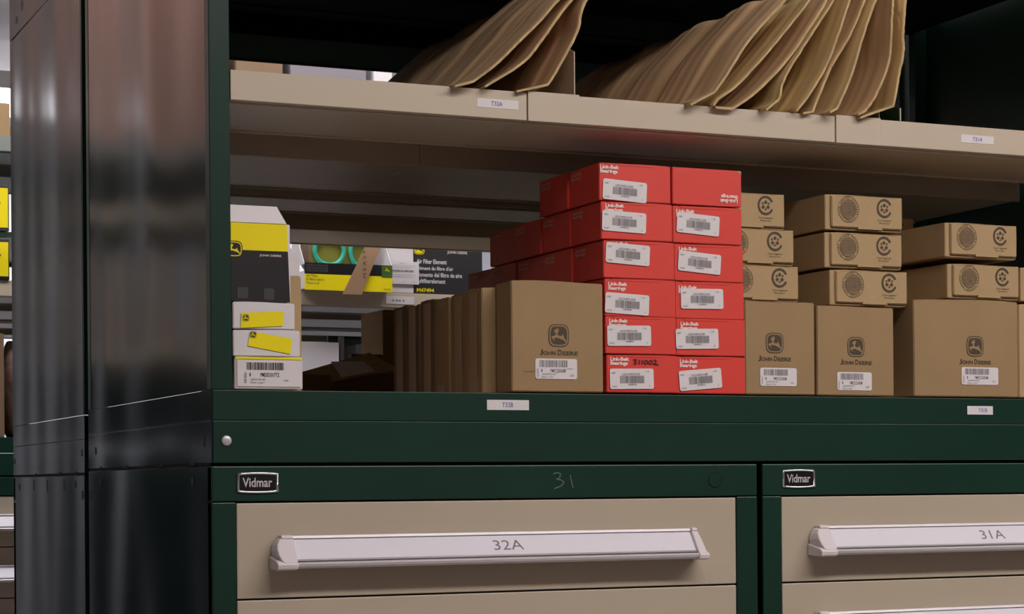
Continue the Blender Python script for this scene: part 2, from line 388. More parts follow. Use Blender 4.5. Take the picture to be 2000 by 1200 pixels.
# dividers standing on the shelves
bm = nb(); prism(bm, [(.003, 0), (.003, .058), (.024, .067), (.30, .067), (.30, 0)], -.0007, .0007, 'x')
tag(obj('shelf_divider', bm, BEIGE, None, (.4915, 0, 1.9790)), 'low metal divider plate with a clipped corner, right of the small cardboard pile', 'divider')
bm = nb(); prism(bm, [(.003, 0), (.003, .018), (.05, .03), (.05, .30), (.62, .30), (.62, 0)], -.0007, .0007, 'x')
o = tag(obj('shelf_divider', bm, GREEN, None, (.9990, 0, 1.9790)), 'tall dark divider plate against the right side of the big cardboard pile', 'divider')
bm = nb(); box(bm, -.0009, .0009, .0012, .0030, .0, .018); obj('front_edge', bm, BEIGE, o)
bm = nb(); prism(bm, [(.003, 0), (.003, .010), (.30, .010), (.30, 0)], -.0007, .0007, 'x')
tag(obj('shelf_divider', bm, BEIGE, None, (.9645, 0, 1.9790)), 'low metal divider edge just visible under the right end of the big cardboard pile', 'divider')
bm = nb(); box(bm, -.001, .001, .745, 1.345, .0, .335)
tag(obj('partition_panel', bm, mat('grey_partition', (.09, .085, .08), .6), None, (.784, 0, 1.9745)), 'dark upright partition panel behind the small cardboard pile', 'panel')

# ------------------------------------------------------------------ rear bank (back to back with the front one)
dz = -.006
R0, RD = .7330, .6200
cR = cabinet(0, R0, 'dark green drawer cabinet behind cabinet 32A, seen by its grey reflecting side', [], badge=False, dz=dz, depth=RD, mirror=True, detail=False)
for o in list(cR.children):
    if o.name.split('.')[0] in ('drawer', 'post', 'top_rail', 'drawer_recess', 'back_panel'):
        # turn the front towards the rear aisle
        o.scale.y = -1; o.location.y = RD
slots(cR, [(.560, 1.479, .014, .012), (.068, 1.4825, .010, .012), (.018, 1.4655, .010, .014), (.16, 1.482, .006, .016), (.30, 1.481, .006, .02), (.42, 1.482, .006, .018)])
bR = riser(0, 1.531, R0, R0 + RD, 'green base frame on the rear cabinet, behind the one with the bolt cap', bolt=False, dz=dz, side=GREENSIDE2)
slots(bR, [(.605, .028, .014, .010), (.020, .034, .010, .012), (.06, .0035, .014, .004), (.19, .0035, .012, .004), (.40, .0035, .012, .004)])
hr = thing('shelving_housing', 'green shelving housing of the rear bank, its side panel reflecting grey light', 'shelving unit', (0, R0, 1.5465))
bm = nb(); box(bm, .0015, 1.531, RD - .0018, RD, 0, .0367, .0009); obj('base_shelf_rail', bm, GREEN, hr)
bm = nb(); box(bm, .002, 1.529, .002, RD - .002, .0350, .0366); obj('base_shelf_deck', bm, BEIGE2, hr)
bm = nb(); box(bm, 0, .0016, 0, RD - .0005, .0, .0366, .0005, 1); obj('base_shelf_side', bm, GREENSIDE2, hr)
for x0, x1 in ((0, .0260), (1.505, 1.531)):
    for y0, y1 in ((0.0, .006), (RD - .020, RD)):
        bm = nb(); box(bm, x0, x1, y0, y1, .0372, .95, .0010); obj('post', bm, GREEN, hr)
bm = nb(); box(bm, -.0003, .0014, .0062, RD, .0372, .7345, .0004, 1); obj('side_panel', bm, GREENSIDE2, hr)
bm = nb(); box(bm, 1.529, 1.5305, .0065, RD - .02, .0372, .95); obj('side_panel', bm, GREEN, hr)
bm = nb(); box(bm, -.0006, .0014, .0062, RD, .7375, .95, .0004, 1); tp = obj('top_side_cap', bm, GREENSIDE2, hr)
bm = nb()
for (y, z, a, b) in ((.548, .7615, .018, .012), (.500, .776, .006, .018), (.486, .777, .006, .018)):
    prism(bm, rrect(y - a / 2, y + a / 2, z - b / 2, z + b / 2, .002, 3), -.0009, .0003, 'x')
obj('slot', bm, DARK, tp)
shelf(.0272, 1.504, R0 + .002, RD - .004, 1.9735, 'beige shelf of the rear bank, seen from underneath behind section T32A', front=False, chans=CH_R)
shelf(.0272, 1.504, R0 + .002, RD - .004, 2.3190, 'dark green top shelf of the rear bank, seen from underneath', front=False, m=SHADEG, chans=CH_R)

# ------------------------------------------------------------------ cartons: shared drawing routines
DEER = [(520, 300), (523, 285), (531, 280), (524, 262), (529, 260), (540, 272), (549, 268), (561, 243), (566, 244), (566, 262), (573, 262), (584, 250), (588, 252), (583, 275), (584, 290), (572, 306), (567, 325), (574, 342), (600, 350), (632, 350), (638, 324), (650, 330), (658, 360), (672, 385), (690, 412), (702, 432), (692, 434), (664, 412), (640, 398), (612, 390), (585, 378), (560, 376), (530, 376), (512, 384), (520, 398), (535, 412), (524, 414), (505, 398), (484, 374), (480, 362), (498, 354), (530, 346), (545, 334), (547, 318), (540, 308), (530, 305)]
def emblem(bm, x0, x1, z0, z1, y, dark, light, border=True, rev=False):
    """rounded badge with a leaping deer"""
    def sq(ins, yy, mi):
        pts = []; cx, cz = (x0 + x1) / 2, (z0 + z1) / 2; hw, hh = (x1 - x0) / 2 - ins, (z1 - z0) / 2 - ins
        for i in range(40):
            t = 2 * math.pi * i / 40; c, s = math.cos(t), math.sin(t)
            k = (abs(c) ** 4.2 + abs(s) ** 4.2) ** (-1 / 4.2)
            pts.append((cx + hw * c * k * (1 - .05 * (s * k) ** 2), cz + hh * s * k * (1 - .02 * (c * k) ** 2)))
        flat(bm, pts, yy, mi)
    W_ = x1 - x0
    sq(0, y, dark)
    if border: sq(W_ * .045, y - .0001, light); sq(W_ * .095, y - .0002, dark)
    pts = [(x0 + (a - 440) / 295 * W_, z0 + (495 - b) / 300 * (z1 - z0)) for a, b in DEER]
    vs = [bm.verts.new((a, y - .0003, b)) for a, b in pts]
    f = bm.faces.new(vs); f.material_index = light
    f.normal_update()
    if f.normal.y > 0: f.normal_flip()
    bmesh.ops.triangulate(bm, faces=[f])
def carton_mesh(w_, d_, h_, bev=.0012, seed=0, dent=.0012, lid=True, tape=False, cuts=6):
    """cardboard box with slightly bowed panels; x -w/2..w/2, y 0..d, z 0..h"""
    bm = nb(); box(bm, -w_ / 2, w_ / 2, 0, d_, 0, h_)
    bmesh.ops.subdivide_edges(bm, edges=bm.edges[:], cuts=cuts, use_grid_fill=True)
    rg = random.Random(seed)
    ph = [rg.uniform(0, 6.28) for _ in range(6)]
    for v in bm.verts:
        x, y, z = v.co.x / w_ * 2, v.co.y / d_ * 2 - 1, v.co.z / h_ * 2 - 1
        b = dent * (1 - x * x) * (1 - z * z)
        if abs(x) > .99: v.co.x += math.copysign(dent * .9 * (1 - y * y) * (1 - z * z), x) * (math.sin(ph[1]) * .6)
        if z > .99: v.co.z += dent * (.8 * math.sin(2.6 * x + ph[2]) * .6 - .4 * abs(math.sin(ph[3] + 2 * y))) - dent * .2
        if z > .99 and abs(x) > .99: v.co.z -= dent * .7 * rg.random()
    es = [e for e in bm.edges if len(e.link_faces) == 2 and e.calc_face_angle(0) > .9]
    bmesh.ops.bevel(bm, geom=es, offset=bev, segments=2, affect='EDGES')
    return bm

# ---- kraft filter boxes along the front
def ship_label(parent, cx, cz, w_, h_, seed=1, code='PMF22256RM', torn=False, rot=0):
    bm = nb(); prism(bm, rrect(-w_ / 2, w_ / 2, -h_ / 2, h_ / 2, .003), -.0004, 0, 'y')
    lb = obj('shipping_label', bm, WLABEL, parent, (cx, -.0004, cz)); lb.rotation_euler = (0, rot, 0)
    lb['label'] = 'white label with barcode'
    bm = nb(); barcode(bm, -w_ * .40, w_ * .27, h_ * .08, h_ * .42, n=26, seed=seed)
    obj('barcode', bm, INKGREY, lb, smooth='keep')
    bm = nb()
    put_text(bm, '1', -w_ * .36, -w_ * .33, -h_ * .16, -h_ * .02); put_text(bm, code, -w_ * .14, w_ * .22, -h_ * .18, h_ * .0, bold=.012)
    put_text(bm, '265040781782', -w_ * .34, -w_ * .02, -h_ * .31, -h_ * .22); put_text(bm, 'Made in USA', -w_ * .35, -w_ * .08, -h_ * .45, -h_ * .36)
    put_text(bm, '1204', w_ * .32, w_ * .42, -h_ * .36, -h_ * .26); put_text(bm, 'QA2635', -w_ * .47, -w_ * .42, -h_ * .42, h_ * .0, rot90=True)
    if torn:
        flat(bm, [(w_ * -.03, -h_ * .30), (w_ * .02, -h_ * .2), (w_ * .06, -h_ * .08), (w_ * .1, -h_ * .05), (w_ * .03, -h_ * .2)], -.0007)
        flat(bm, [(w_ * .1, -h_ * .05), (w_ * .3, h_ * .02), (w_ * .47, h_ * .03), (w_ * .3, h_ * .0)], -.0007)
    obj('print', bm, INKGREY, lb, smooth='keep')
def filter_box(x0, x1, y0, d_, h_, label, emb=None, seed=1, m=KRAFT, lab=None, torn=False, creases=None, group=None, name='filter_box', dent=.002, rz=0):
    w_ = x1 - x0
    t = thing(name, label, 'box', ((x0 + x1) / 2, y0, 1.5915), rz, group)
    obj('carton', carton_mesh(w_, d_, h_, seed=seed, dent=dent), m, t)
    # folded top flap edge
    if emb:
        ex, ez, es = emb   # centre and size, world
        ex -= (x0 + x1) / 2; ez -= 1.5915
        bm = nb(); emblem(bm, ex - es / 2, ex + es / 2, ez - es / 2, ez + es / 2, -.0004, 0, 1); obj('emblem', bm, [INKBROWN, m], t, smooth='keep')
        bm = nb(); W_ = .0575 * es / .031; zb = ez - es * .5 - .0108; hh = .0052
        y = -.0004; xs = ex - W_ / 2
        put_text(bm, 'J', xs, xs + W_ * .085, zb - hh * .08, zb + hh * 1.38, y=y, bold=.028); put_text(bm, 'OHN', xs + W_ * .095, xs + W_ * .42, zb, zb + hh, y=y, bold=.028)
        put_text(bm, 'D', xs + W_ * .475, xs + W_ * .575, zb, zb + hh * 1.38, y=y, bold=.028); put_text(bm, 'EERE', xs + W_ * .60, xs + W_, zb, zb + hh, y=y, bold=.028)
        obj('lettering', bm, INKBROWN, t, smooth='keep')
    if lab:
        lx, lz, lw, lh = lab
        ship_label(t, lx - (x0 + x1) / 2, lz - 1.5915, lw, lh, seed, torn=torn)
        for ch in t.children:
            if ch.name.startswith('shipping_label'): ch.location.y = -.0004
    if creases:
        bm = nb()
        for pts in creases:
            for (a, b), (c, d) in zip(pts, pts[1:]):
                flat(bm, [(a, b - .0003), (c, d - .0003), (c, d + .0004), (a, b + .0004)], -.0004)
        obj('crease', bm, KRAFTD, t, smooth='keep')
    return t
fb1 = filter_box(.3990, .5305, .0040, .0500, .1450, 'kraft box with deer emblem left of the red boxes, foremost of its row', emb=(.4660, 1.6650, .0295), seed=3,
                 lab=(.4620, 1.6215, .0600, .0265), torn=True, creases=[[(-.0530, .0145), (-.0485, .0205), (-.0440, .0245)], [(.028, .010), (.034, .016), (.035, .022)], [(-.050, .0260), (-.020, .0262)]])
filter_box(.7455, .8560, .0040, .12, .1275, 'kraft box with deer emblem directly right of the red boxes', emb=(.7920, 1.6620, .0280), seed=5, lab=(.7975, 1.6155, .0580, .0250), dent=.0008)
filter_box(.8625, .9890, .0080, .12, .1245, 'kraft box with deer emblem under the stack of three seal-printed boxes', emb=(.9260, 1.6595, .0280), seed=6, lab=(.9230, 1.6115, .0570, .0255), m=KRAFT, dent=.0008)
filter_box(1.0200, 1.2010, .0040, .16, .1395, 'large kraft box with deer emblem at the right, label touching its lettering', emb=(1.1250, 1.6640, .0295), seed=8, lab=(1.1330, 1.6215, .0640, .0250), m=KRAFT)
filter_box(1.2035, 1.3300, .0060, .14, .1380, 'kraft box cut off by the right edge of the picture', seed=9, m=KRAFT2)
ys = [.057, .113, .169, .225, .281, .337]
proto = None
ordn = ['second', 'third', 'fourth', 'fifth', 'sixth', 'last']
for i, y in enumerate(ys):
    xo = [.3800, .3815, .3790, .3805, .3795, .3812, .379][i]
    t = filter_box(xo, xo + .130, y, .0545, [.1400, .1385, .1395, .1405, .1390, .1400, .1385][i], 'plain kraft box seen edge on, %s in the receding row of kraft boxes' % ordn[i], seed=20 + i, m=KRAFTD if i > 2 else KRAFT, group='kraft boxes in the row left of the red ones', dent=.003)  # deeper boxes get browner board, putting the row's shade into their colour
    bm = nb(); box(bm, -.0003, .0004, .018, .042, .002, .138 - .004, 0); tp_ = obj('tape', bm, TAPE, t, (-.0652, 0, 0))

# ---- red bearing boxes
RW, RDp, RH = .1060, .0915, .0500
def red_box():
    t = thing('bearing_box', 'red', 'box')
    bm = carton_mesh(RW, RDp, RH, bev=.0009, seed=2, dent=.0006, cuts=4)
    obj('carton', bm, RED, t)
    bm = nb(); prism(bm, [(-.040, RH - .0034), (.030, RH - .0034), (.0335, RH - .0008), (-.0435, RH - .0008)], -.0005, .002, 'y')
    obj('tuck_flap', bm, RED, t)
    bm = nb(); put_text(bm, 'Link-Belt\nBearings', -.0485, -.0210, .0355, .0475, y=-.0008, bold=.03, space=.92, line=.80)
    obj('lettering', bm, WINK, t, smooth='keep')
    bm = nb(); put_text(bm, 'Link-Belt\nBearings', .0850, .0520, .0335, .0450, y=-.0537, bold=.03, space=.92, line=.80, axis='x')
    obj('side_lettering', bm, mat('ink_white_side', (0.62, 0.30, 0.28), 0.5), t, smooth='keep')  # white ink dimmed, the shade of the side face put into its colour
    bm = nb(); prism(bm, rrect(-.0325, .0325, -.0135, .0135, .003), -.0005, 0, 'y'); lb = obj('barcode_label', bm, WLABEL, t, (-.016, -.0010, .018))
    bm = nb(); barcode(bm, -.0175, .0180, -.0058, .0040, y=-.0008, n=30, seed=5)
    obj('barcode', bm, INKGREY, lb, smooth='keep')
    bm = nb(); put_text(bm, 'LB22448DLK08', -.0140, .0115, .0048, .0076, y=-.0008); put_text(bm, 'MET', -.0300, -.0240, .0068, .0088, y=-.0008)
    put_text(bm, '1 24', .0205, .0255, .0085, .0108, y=-.0008); put_text(bm, 'LK2002', -.0300, -.0225, -.0110, -.0090, y=-.0008); put_text(bm, '5', .0255, .0270, -.0108, -.0085, y=-.0008)
    put_text(bm, '22448DLK', -.0060, .0070, -.0085, -.0065, y=-.0008, bold=.02)
    obj('print', bm, INKGREY, lb, smooth='keep')
    return t
rb0 = red_box(); used = False
def red(x0, y0, z0, label, group, lab=None, flip=False, lett=(0, 0), front=True, tilt=0, rz=0):
    global used
    t = rb0 if not used else copy_tree(rb0); used = True
    t['label'] = label; t['group'] = group
    t.location = (x0 + RW / 2, y0, z0); t.rotation_euler = (0, tilt, rz)
    for ch in list(t.children):
        n = ch.name.split('.')[0]
        if n == 'barcode_label':
            if lab: ch.location.x, ch.location.z = lab[0], lab[1]; ch.rotation_euler = (0, math.radians(lab[2]), 0)
            else: ch['drop'] = 1
        if n == 'lettering':
            ch.location.x += lett[0]; ch.location.z += lett[1]
            if not front: ch['drop'] = 1
    for ch in list(t.children):
        if ch.get('drop'):
            for g in list(ch.children): bpy.data.objects.remove(g)
            bpy.data.objects.remove(ch)
    if flip:
        t.rotation_euler = (0, math.pi, 0); t.location.z += RH
        for ch in t.children:
            if ch.name.startswith('tuck_flap'): ch.location.z = 0; ch.scale.z = 1
    return t
zr = [1.5920, 1.6430, 1.6925, 1.7430, 1.7940, 1.8450]
xl = [.5355, .5340, .5335, .5320, .5290, .5268]
LV = ['lowest', 'second up', 'third up', 'fourth up', 'fifth up', 'topmost']
lev = ['lowest', 'second from the bottom', 'third from the bottom', 'fourth from the bottom', 'fifth from the bottom', 'topmost']
# label centre (x from box centre, z), rotation degrees (positive turns clockwise in the picture)
LL = [(-.0165, .0180, -1), (-.0185, .0240, -1), (-.0205, .0165, 2.5), (-.0175, .0320, 3), (-.0195, .0235, 2), (-.0160, .0135, 3)]
LO = [(0.0005, -.0010), (0, -.0005), (0, -.0015), (.004, .0012), (.001, .0005), (-.0040, 0)]
LLx = ['with the marker number 311002', 'label covering part of the wordmark', 'wordmark fully clear above a low label', 'label hiding nearly all of the wordmark', 'label in the middle', 'wordmark clear, nothing stacked on it']
g = 'red bearing boxes in the left column'
first = None
for i in range(6):
    t = red(xl[i], .004, zr[i], 'red box %s in left front column, %s' % (LV[i], LLx[i]), 'red boxes in the left front column', LL[i], lett=LO[i])
    if i == 0: rb_first = t
LR = [(-.0170, .0190, -5), (-.0215, .0225, -1.5), (-.0125, .0270, -1), (-.0150, .0250, 4), (-.0150, .0255, 3.5), None]
xr = [.6395, .6395, .6385, .6375, .6358, .6358]
LRx = ['label tilted up to the right', 'label set close to its left edge', 'label level below half-hidden lettering', 'label tilted down to the right', 'just under the upside-down box', 'upside down without a label']
for i in range(6):
    rb_last = red(xr[i], .004, zr[i] - .0004, 'red box %s in right front column, %s' % (LV[i], LRx[i]), 'red boxes in the right front column', LR[i], flip=(i == 5), lett=(.0015 * (i % 2), -.001 - .0006 * (i % 3)))
rows = [(.0958, 6), (.1885, 5.5), (.2905, 5), (.3880, 4)]
rows = [(.0962, 6), (.1890, 5), (.2822, 5), (.3755, 4)]
dep = ['first', 'second', 'third', 'fourth']
for j, (y, n) in enumerate(rows):
    for i in range(n):
        red(xl[i] - .0015 * ((i + j) % 2) - .001, y, zr[i] - .0003, 'dim red box %s, %s stack behind the left front column' % (LV[i], dep[j]), 'red boxes stacked behind the left front column', None, front=False)

bm = nb()
def mk(pts, w_=.0009):
    for (a, b), (c, d) in zip(pts, pts[1:]):
        n = Vector((d - b, a - c)).normalized() * w_
        flat(bm, [(a - n.x, b - n.y), (c - n.x, d - n.y), (c + n.x, d + n.y), (a + n.x, b + n.y)], -.0009)
X, Z, s = -.014, .0375, .0058
mk([(X, Z + s), (X + .005, Z + s), (X + .002, Z + s * .55), (X + .005, Z + s * .2), (X + .001, Z - s * .1)])
mk([(X + .009, Z + s), (X + .009, Z)]); mk([(X + .0135, Z + s), (X + .0130, Z)])
for k in (.0175, .0245): mk([(X + k, Z + s * .9), (X + k - .0015, Z + s * .4), (X + k + .001, Z), (X + k + .004, Z + s * .3), (X + k + .003, Z + s * .9), (X + k, Z + s * .9)])
mk([(X + .0300, Z + s * .9), (X + .034, Z + s), (X + .034, Z + s * .5), (X + .0300, Z + .0003), (X + .038, Z)])
obj('marker_number', bm, MARKER, rb_first, smooth='keep')

bm = nb(); flat(bm, [(-.0525, .0006), (-.0430, .0006), (-.0490, .0030), (-.0525, .0052)], -.0004); flat(bm, [(-.0525, .0175), (-.0440, .0192), (-.0525, .0183)], -.0004)
obj('worn_corner', bm, mat('scuffed_board', (.50, .22, .16), .7), rb_last, smooth='keep')
# ---- small kraft boxes with printed seals
SW, SD, SH = .1270, .16, .0500
def seal_box():
    t = thing('mailer_box', 'x', 'box')
    obj('carton', carton_mesh(SW, SD, SH, bev=.0008, seed=4, dent=.0010, cuts=4), KRAFT2, t)
    bm = carton_mesh(SW - .009, .0035, SH - .0045, bev=.0012, seed=9, dent=.0012, cuts=4)
    obj('front_panel', bm, KRAFT2, t, (.0042, -.0034, .0035))
    bm = nb(); prism(bm, [(-.012, .0020), (.030, .0020), (.028, .0052), (-.002, .0048), (-.0035, .0060), (-.0105, .0058)], -.0041, -.0034, 'y'); obj('tuck_slot', bm, KRAFT2, t)
    bm = nb(); flat(bm, [(-.055, .0016), (.064, .0016), (.064, .0030), (-.055, .0030)], -.0002); obj('fold_gap', bm, KRAFTD, t, smooth='keep')
    bm = nb(); cx, cz, R = -.0270, .0290, .0185
    def ring(R1, R2, a0=0, a1=360, n=40, cx=cx, cz=cz, y=-.0039, sx=1.0):
        for i in range(n):
            t0, t1 = math.radians(a0 + (a1 - a0) * i / n), math.radians(a0 + (a1 - a0) * (i + 1) / n)
            flat(bm, [(cx + R1 * sx * math.cos(t0), cz + R1 * math.sin(t0)), (cx + R1 * sx * math.cos(t1), cz + R1 * math.sin(t1)), (cx + R2 * sx * math.cos(t1), cz + R2 * math.sin(t1)), (cx + R2 * sx * math.cos(t0), cz + R2 * math.sin(t0))], y)
    flat(bm, [(cx + .93 * (R - .005) * math.cos(k * .2094), cz + (R - .005) * math.sin(k * .2094)) for k in range(30)], -.0038, 1); ring(R, R - .0006, sx=.95); ring(R - .0042, R - .0047, sx=.95)
    for i in range(30):   # inscription around the rim
        a = math.radians(i * 12 + 3); r1 = R - .0010; r2 = R - .0034
        if i % 7 != 6:
            d = .035
            flat(bm, [(cx + .95 * r1 * math.cos(a - d), cz + r1 * math.sin(a - d)), (cx + .95 * r1 * math.cos(a + d), cz + r1 * math.sin(a + d)), (cx + .95 * r2 * math.cos(a + d), cz + r2 * math.sin(a + d)), (cx + .95 * r2 * math.cos(a - d), cz + r2 * math.sin(a - d))], -.0039)
    for k, s in enumerate(('CERTIFICATE', 'EDGE CRUSH TEST', '32 LBS IN', 'SIZE LIMIT 75', 'GR WT LT 65')):
        hw = (.0095, .0125, .013, .0125, .0095)[k]; zz = cz + .0085 - k * .0042
        put_text(bm, s, cx - hw, cx + hw, zz - .0014, zz + .0014, y=-.0039, bold=.01)
        if k < 4: flat(bm, [(cx - hw, zz - .0024), (cx + hw, zz - .0024), (cx + hw, zz - .0021), (cx - hw, zz - .0021)], -.0039)
    obj('seal_print', bm, [SEALINK, SEALTONE], t, smooth='keep')
    bm = nb(); cx2, cz2 = .0330, .0330
    ring(.0135, .0103, 25, 335, 36, cx2, cz2, sx=.95)
    for a in (90, 210, 330):
        c, s = math.cos(math.radians(a)), math.sin(math.radians(a))
        px, pz = cx2 + .0045 * c, cz2 + .0045 * s
        flat(bm, [(px - .0030, pz), (px, pz + .0030), (px + .0030, pz), (px, pz - .0030)], -.0039)
        qx, qz = cx2 - .0055 * c, cz2 - .0055 * s
        flat(bm, [(qx - .0012, qz - .0012), (qx + .0012, qz - .0012), (qx + .0012, qz + .0012), (qx - .0012, qz + .0012)], -.0040)
    put_text(bm, 'Corrugated', cx2 - .0115, cx2 + .0115, .0140, .0170, y=-.0039); put_text(bm, 'Recycles', cx2 - .0085, cx2 + .0085, .0105, .0130, y=-.0039)
    obj('recycling_mark', bm, INKBROWN, t, smooth='keep')
    return t
sb0 = seal_box(); sused = False
def seal(x0, y0, z0, label, rz=0):
    global sused
    t = sb0 if not sused else copy_tree(sb0); sused = True
    t['label'] = label; t['group'] = 'small kraft mailer boxes with printed seals'
    t.location = (x0 + SW / 2, y0, z0); t.rotation_euler = (0, 0, rz)
    return t
for i, (x0, z0) in enumerate(((.7205, 1.7215), (.7165, 1.7725), (.7050, 1.8225))):
    seal(x0, .034 + .005 * i, z0, 'small seal-printed kraft box partly behind the red boxes, %s of its three' % ('lowest', 'middle', 'topmost')[i])
for i, (x0, z0, y0) in enumerate(((.8915, 1.7185, .020), (.8900, 1.7720, .030), (.8925, 1.8255, .032))):
    seal(x0, y0, z0, '%s kraft mailer box in the middle seal-printed stack of three' % ('lowest', 'middle', 'topmost')[i])
for i, (x0, z0, y0) in enumerate(((1.0925, 1.7345, .026), (1.0830, 1.7925, .018))):
    seal(x0, y0, z0, '%s of the two seal-printed kraft boxes on the large box at the right' % ('lower', 'upper')[i], rz=.03)
seal(1.0400, .215, 1.8250, 'seal-printed kraft box in shadow behind the two stacked at the right')
seal(1.0420, .215, 1.7720, 'seal-printed kraft box hidden low behind the two stacked at the right')
seal(1.0420, .215, 1.7190, 'bottom seal-printed kraft box behind the two stacked at the right')
filter_box(1.04, 1.165, .215, .15, .1270, 'kraft box supporting the shadowed stack behind the large box at the right', seed=30)
seal(1.2260, .030, 1.7345, 'seal-printed kraft box cut off at the right edge of the picture')

# ------------------------------------------------------------------ white and yellow boxes by the left post
def plain_box(name, label, x0, x1, y0, y1, z0, z1, m, cat='box', seed=1, group=None, rz=0, dent=.001):
    t = thing(name, label, cat, ((x0 + x1) / 2, y0, z0), rz, group)
    obj('carton', carton_mesh(x1 - x0, y1 - y0, z1 - z0, seed=seed, dent=dent, bev=.001), m, t)
    return t
t = plain_box('parts_box', 'white box with a big barcode label, lowest beside the left post', .0345, .1215, .018, .14, 1.5915, 1.6315, WHITEB)
bm = nb(); box(bm, -.0425, .0425, -.0008, .002, .0365, .0392); obj('yellow_edge', bm, YEL, t)
bm = nb(); prism(bm, [(-.0405, .003), (.0405, .003), (.0405, .0355), (-.0405, .0355)], -.0014, -.0008, 'y'); lb = obj('barcode_label', bm, WLABEL, t)
bm = nb(); barcode(bm, -.0285, .0190, .0235, .0325, y=-.0019, n=30, seed=3); obj('barcode', bm, INK, lb, smooth='keep')
bm = nb(); put_text(bm, '1', -.0250, -.0235, .0155, .0195, y=-.0018); put_text(bm, 'PMDS21017TZ', -.0110, .0130, .0150, .0200, y=-.0018, bold=.01)
put_text(bm, '265041781782', -.0235, -.0050, .0105, .0125, y=-.0018); put_text(bm, 'Made in Japan', -.0240, -.0060, .0065, .0088, y=-.0018)
put_text(bm, '2143', .0185, .0245, .0095, .0118, y=-.0018); put_text(bm, 'DK2026', -.0320, -.0290, .0075, .0200, y=-.0018, rot90=True); obj('print', bm, INK, lb, smooth='keep')
def yel_label(t, pts, ex, ez, rot):
    bm = nb(); flat(bm, pts, -.0012); lb = obj('yellow_label', bm, YEL, t, smooth='keep'); lb['label'] = 'yellow tag with small deer emblem'
    bm = nb(); emblem(bm, -.0042, .0042, -.0042, .0042, 0, 0, 1); o = obj('emblem', bm, [INKBROWN, YEL], lb, (ex, -.0016, ez), smooth='keep'); o.rotation_euler = (0, rot, 0)
t = plain_box('parts_box', 'white box with a yellow label sloping down to the right', .0335, .1190, .020, .135, 1.6318, 1.6650, WHITEB, seed=2)
yel_label(t, [(-.0245, .0125), (.0300, .0035), (.0325, .0225), (-.0210, .0305)], -.0175, .0265, .1)
t = plain_box('parts_box', 'white box with a yellow label sloping up, under the yellow and black box', .0335, .1125, .020, .13, 1.6653, 1.6990, WHITEB, seed=3)
yel_label(t, [(-.0300, .0010), (.0240, .0045), (.0250, .0225), (-.0290, .0195)], -.0235, .0135, -.06)
t = thing('filter_box', 'yellow and black box with raised white lid, on the white boxes', 'box', (.0335, .0222, 1.6995))
bm = nb(); box(bm, -.002, .0745, 0, .11, 0, .0965, .0012); obj('carton', bm, WHITEB, t)
bm = nb(); prism(bm, [(-.0015, .0), (.0735, .0), (.0712, .0625), (-.0015, .0625)], -.0012, 0, 'y'); obj('black_front', bm, BLKB, t)
bm = nb(); prism(bm, [(-.0015, .0627), (.0712, .0627), (.0700, .0960), (-.0015, .0960)], -.0012, 0, 'y'); obj('yellow_front', bm, YEL, t)
bm = nb(); prism(bm, [(-.0015, 0), (.0700, 0), (.0600, .0235), (-.0015, .0235)], -.0012, .0002, 'y'); o = obj('open_lid', bm, WHITEB, t, (0, .0005, .0965)); o.rotation_euler = (-.35, 0, 0)
bm = nb(); emblem(bm, -.0105, .0130, .0535, .0735, -.0014, 0, 1); obj('emblem', bm, [BLKB, YEL], t, smooth='keep')
bm = nb(); put_text(bm, 'JOHN DEERE', .0345, .0625, .0550, .0582, y=-.0016, bold=.02); obj('lettering', bm, WINK, t, smooth='keep')
bm = nb(); prism(bm, rrect(.006, .0195, .003, .0170, .002), -.0017, -.0013, 'y'); obj('tape', bm, CLEAR, t)
bm = nb(); prism(bm, rrect(.0395, .0530, .002, .0165, .002), -.0017, -.0013, 'y'); obj('tape', bm, CLEAR, t)
# boxes behind them
t = plain_box('parts_box', 'tan box standing behind the white stack by the left post', .060, .1630, .15, .27, 1.5915, 1.7460, KRAFT2, seed=5)
t = thing('parts_box', 'open grey-white box with slanted flap behind the yellow and black box', 'box', (.075, .155, 1.7462))
bm = nb(); box(bm, 0, .0880, 0, .10, 0, .0200, .001); obj('carton', bm, WHITEB, t)
bm = nb(); prism(bm, [(0, 0), (.0880, 0), (.0880, .0035), (.0680, .0260), (0, .0260)], 0, .0015, 'y'); obj('flap', bm, WHITEB, t, (0, 0, .0195))

# cartons lying on the rear base shelf
t = thing('open_carton', 'brown carton with raised lid flap and a pale paper label', 'box', (.50, .90, 1.5860))
bm = nb()
A = [(-.0570, 0), (.0900, -.05), (.14, .12), (-.01, .17)]
vs0 = [bm.verts.new((a, b, 0)) for a, b in A]; vs1 = [bm.verts.new((a, b, c)) for (a, b), c in zip(A, (.0620, .0830, .083, .062))]
bm.faces.new(vs0[::-1]); bm.faces.new(vs1)
for i in range(4): bm.faces.new([vs0[i], vs0[(i + 1) % 4], vs1[(i + 1) % 4], vs1[i]])
obj('carton', bm, KRAFTD, t)
bm = nb()
P_ = [(-.0950, .02, .0780), (-.0560, -.002, .0600), (.0650, -.043, .0830), (.0330, .02, .1150), (-.0300, .03, .0960)]
f0 = [bm.verts.new(p) for p in P_]; f1 = [bm.verts.new((p[0], p[1] + .003, p[2])) for p in P_]
bm.faces.new(f0); bm.faces.new(f1[::-1])
for i in range(5): bm.faces.new([f0[i], f1[i], f1[(i + 1) % 5], f0[(i + 1) % 5]])
fl = obj('lid_flap', bm, KEDGE, t)  # pale edge colour on the flap makes up for missing light
bm = nb()
Lp = [(-.0470, -.001, .0965), (.0090, -.010, .0975), (.0210, -.0345, .0790), (-.0330, -.016, .0690)]
g0 = [bm.verts.new((a, b - .008, c)) for a, b, c in Lp]; g1 = [bm.verts.new((a, b - .0074, c)) for a, b, c in Lp]
bm.faces.new(g0); bm.faces.new(g1[::-1])
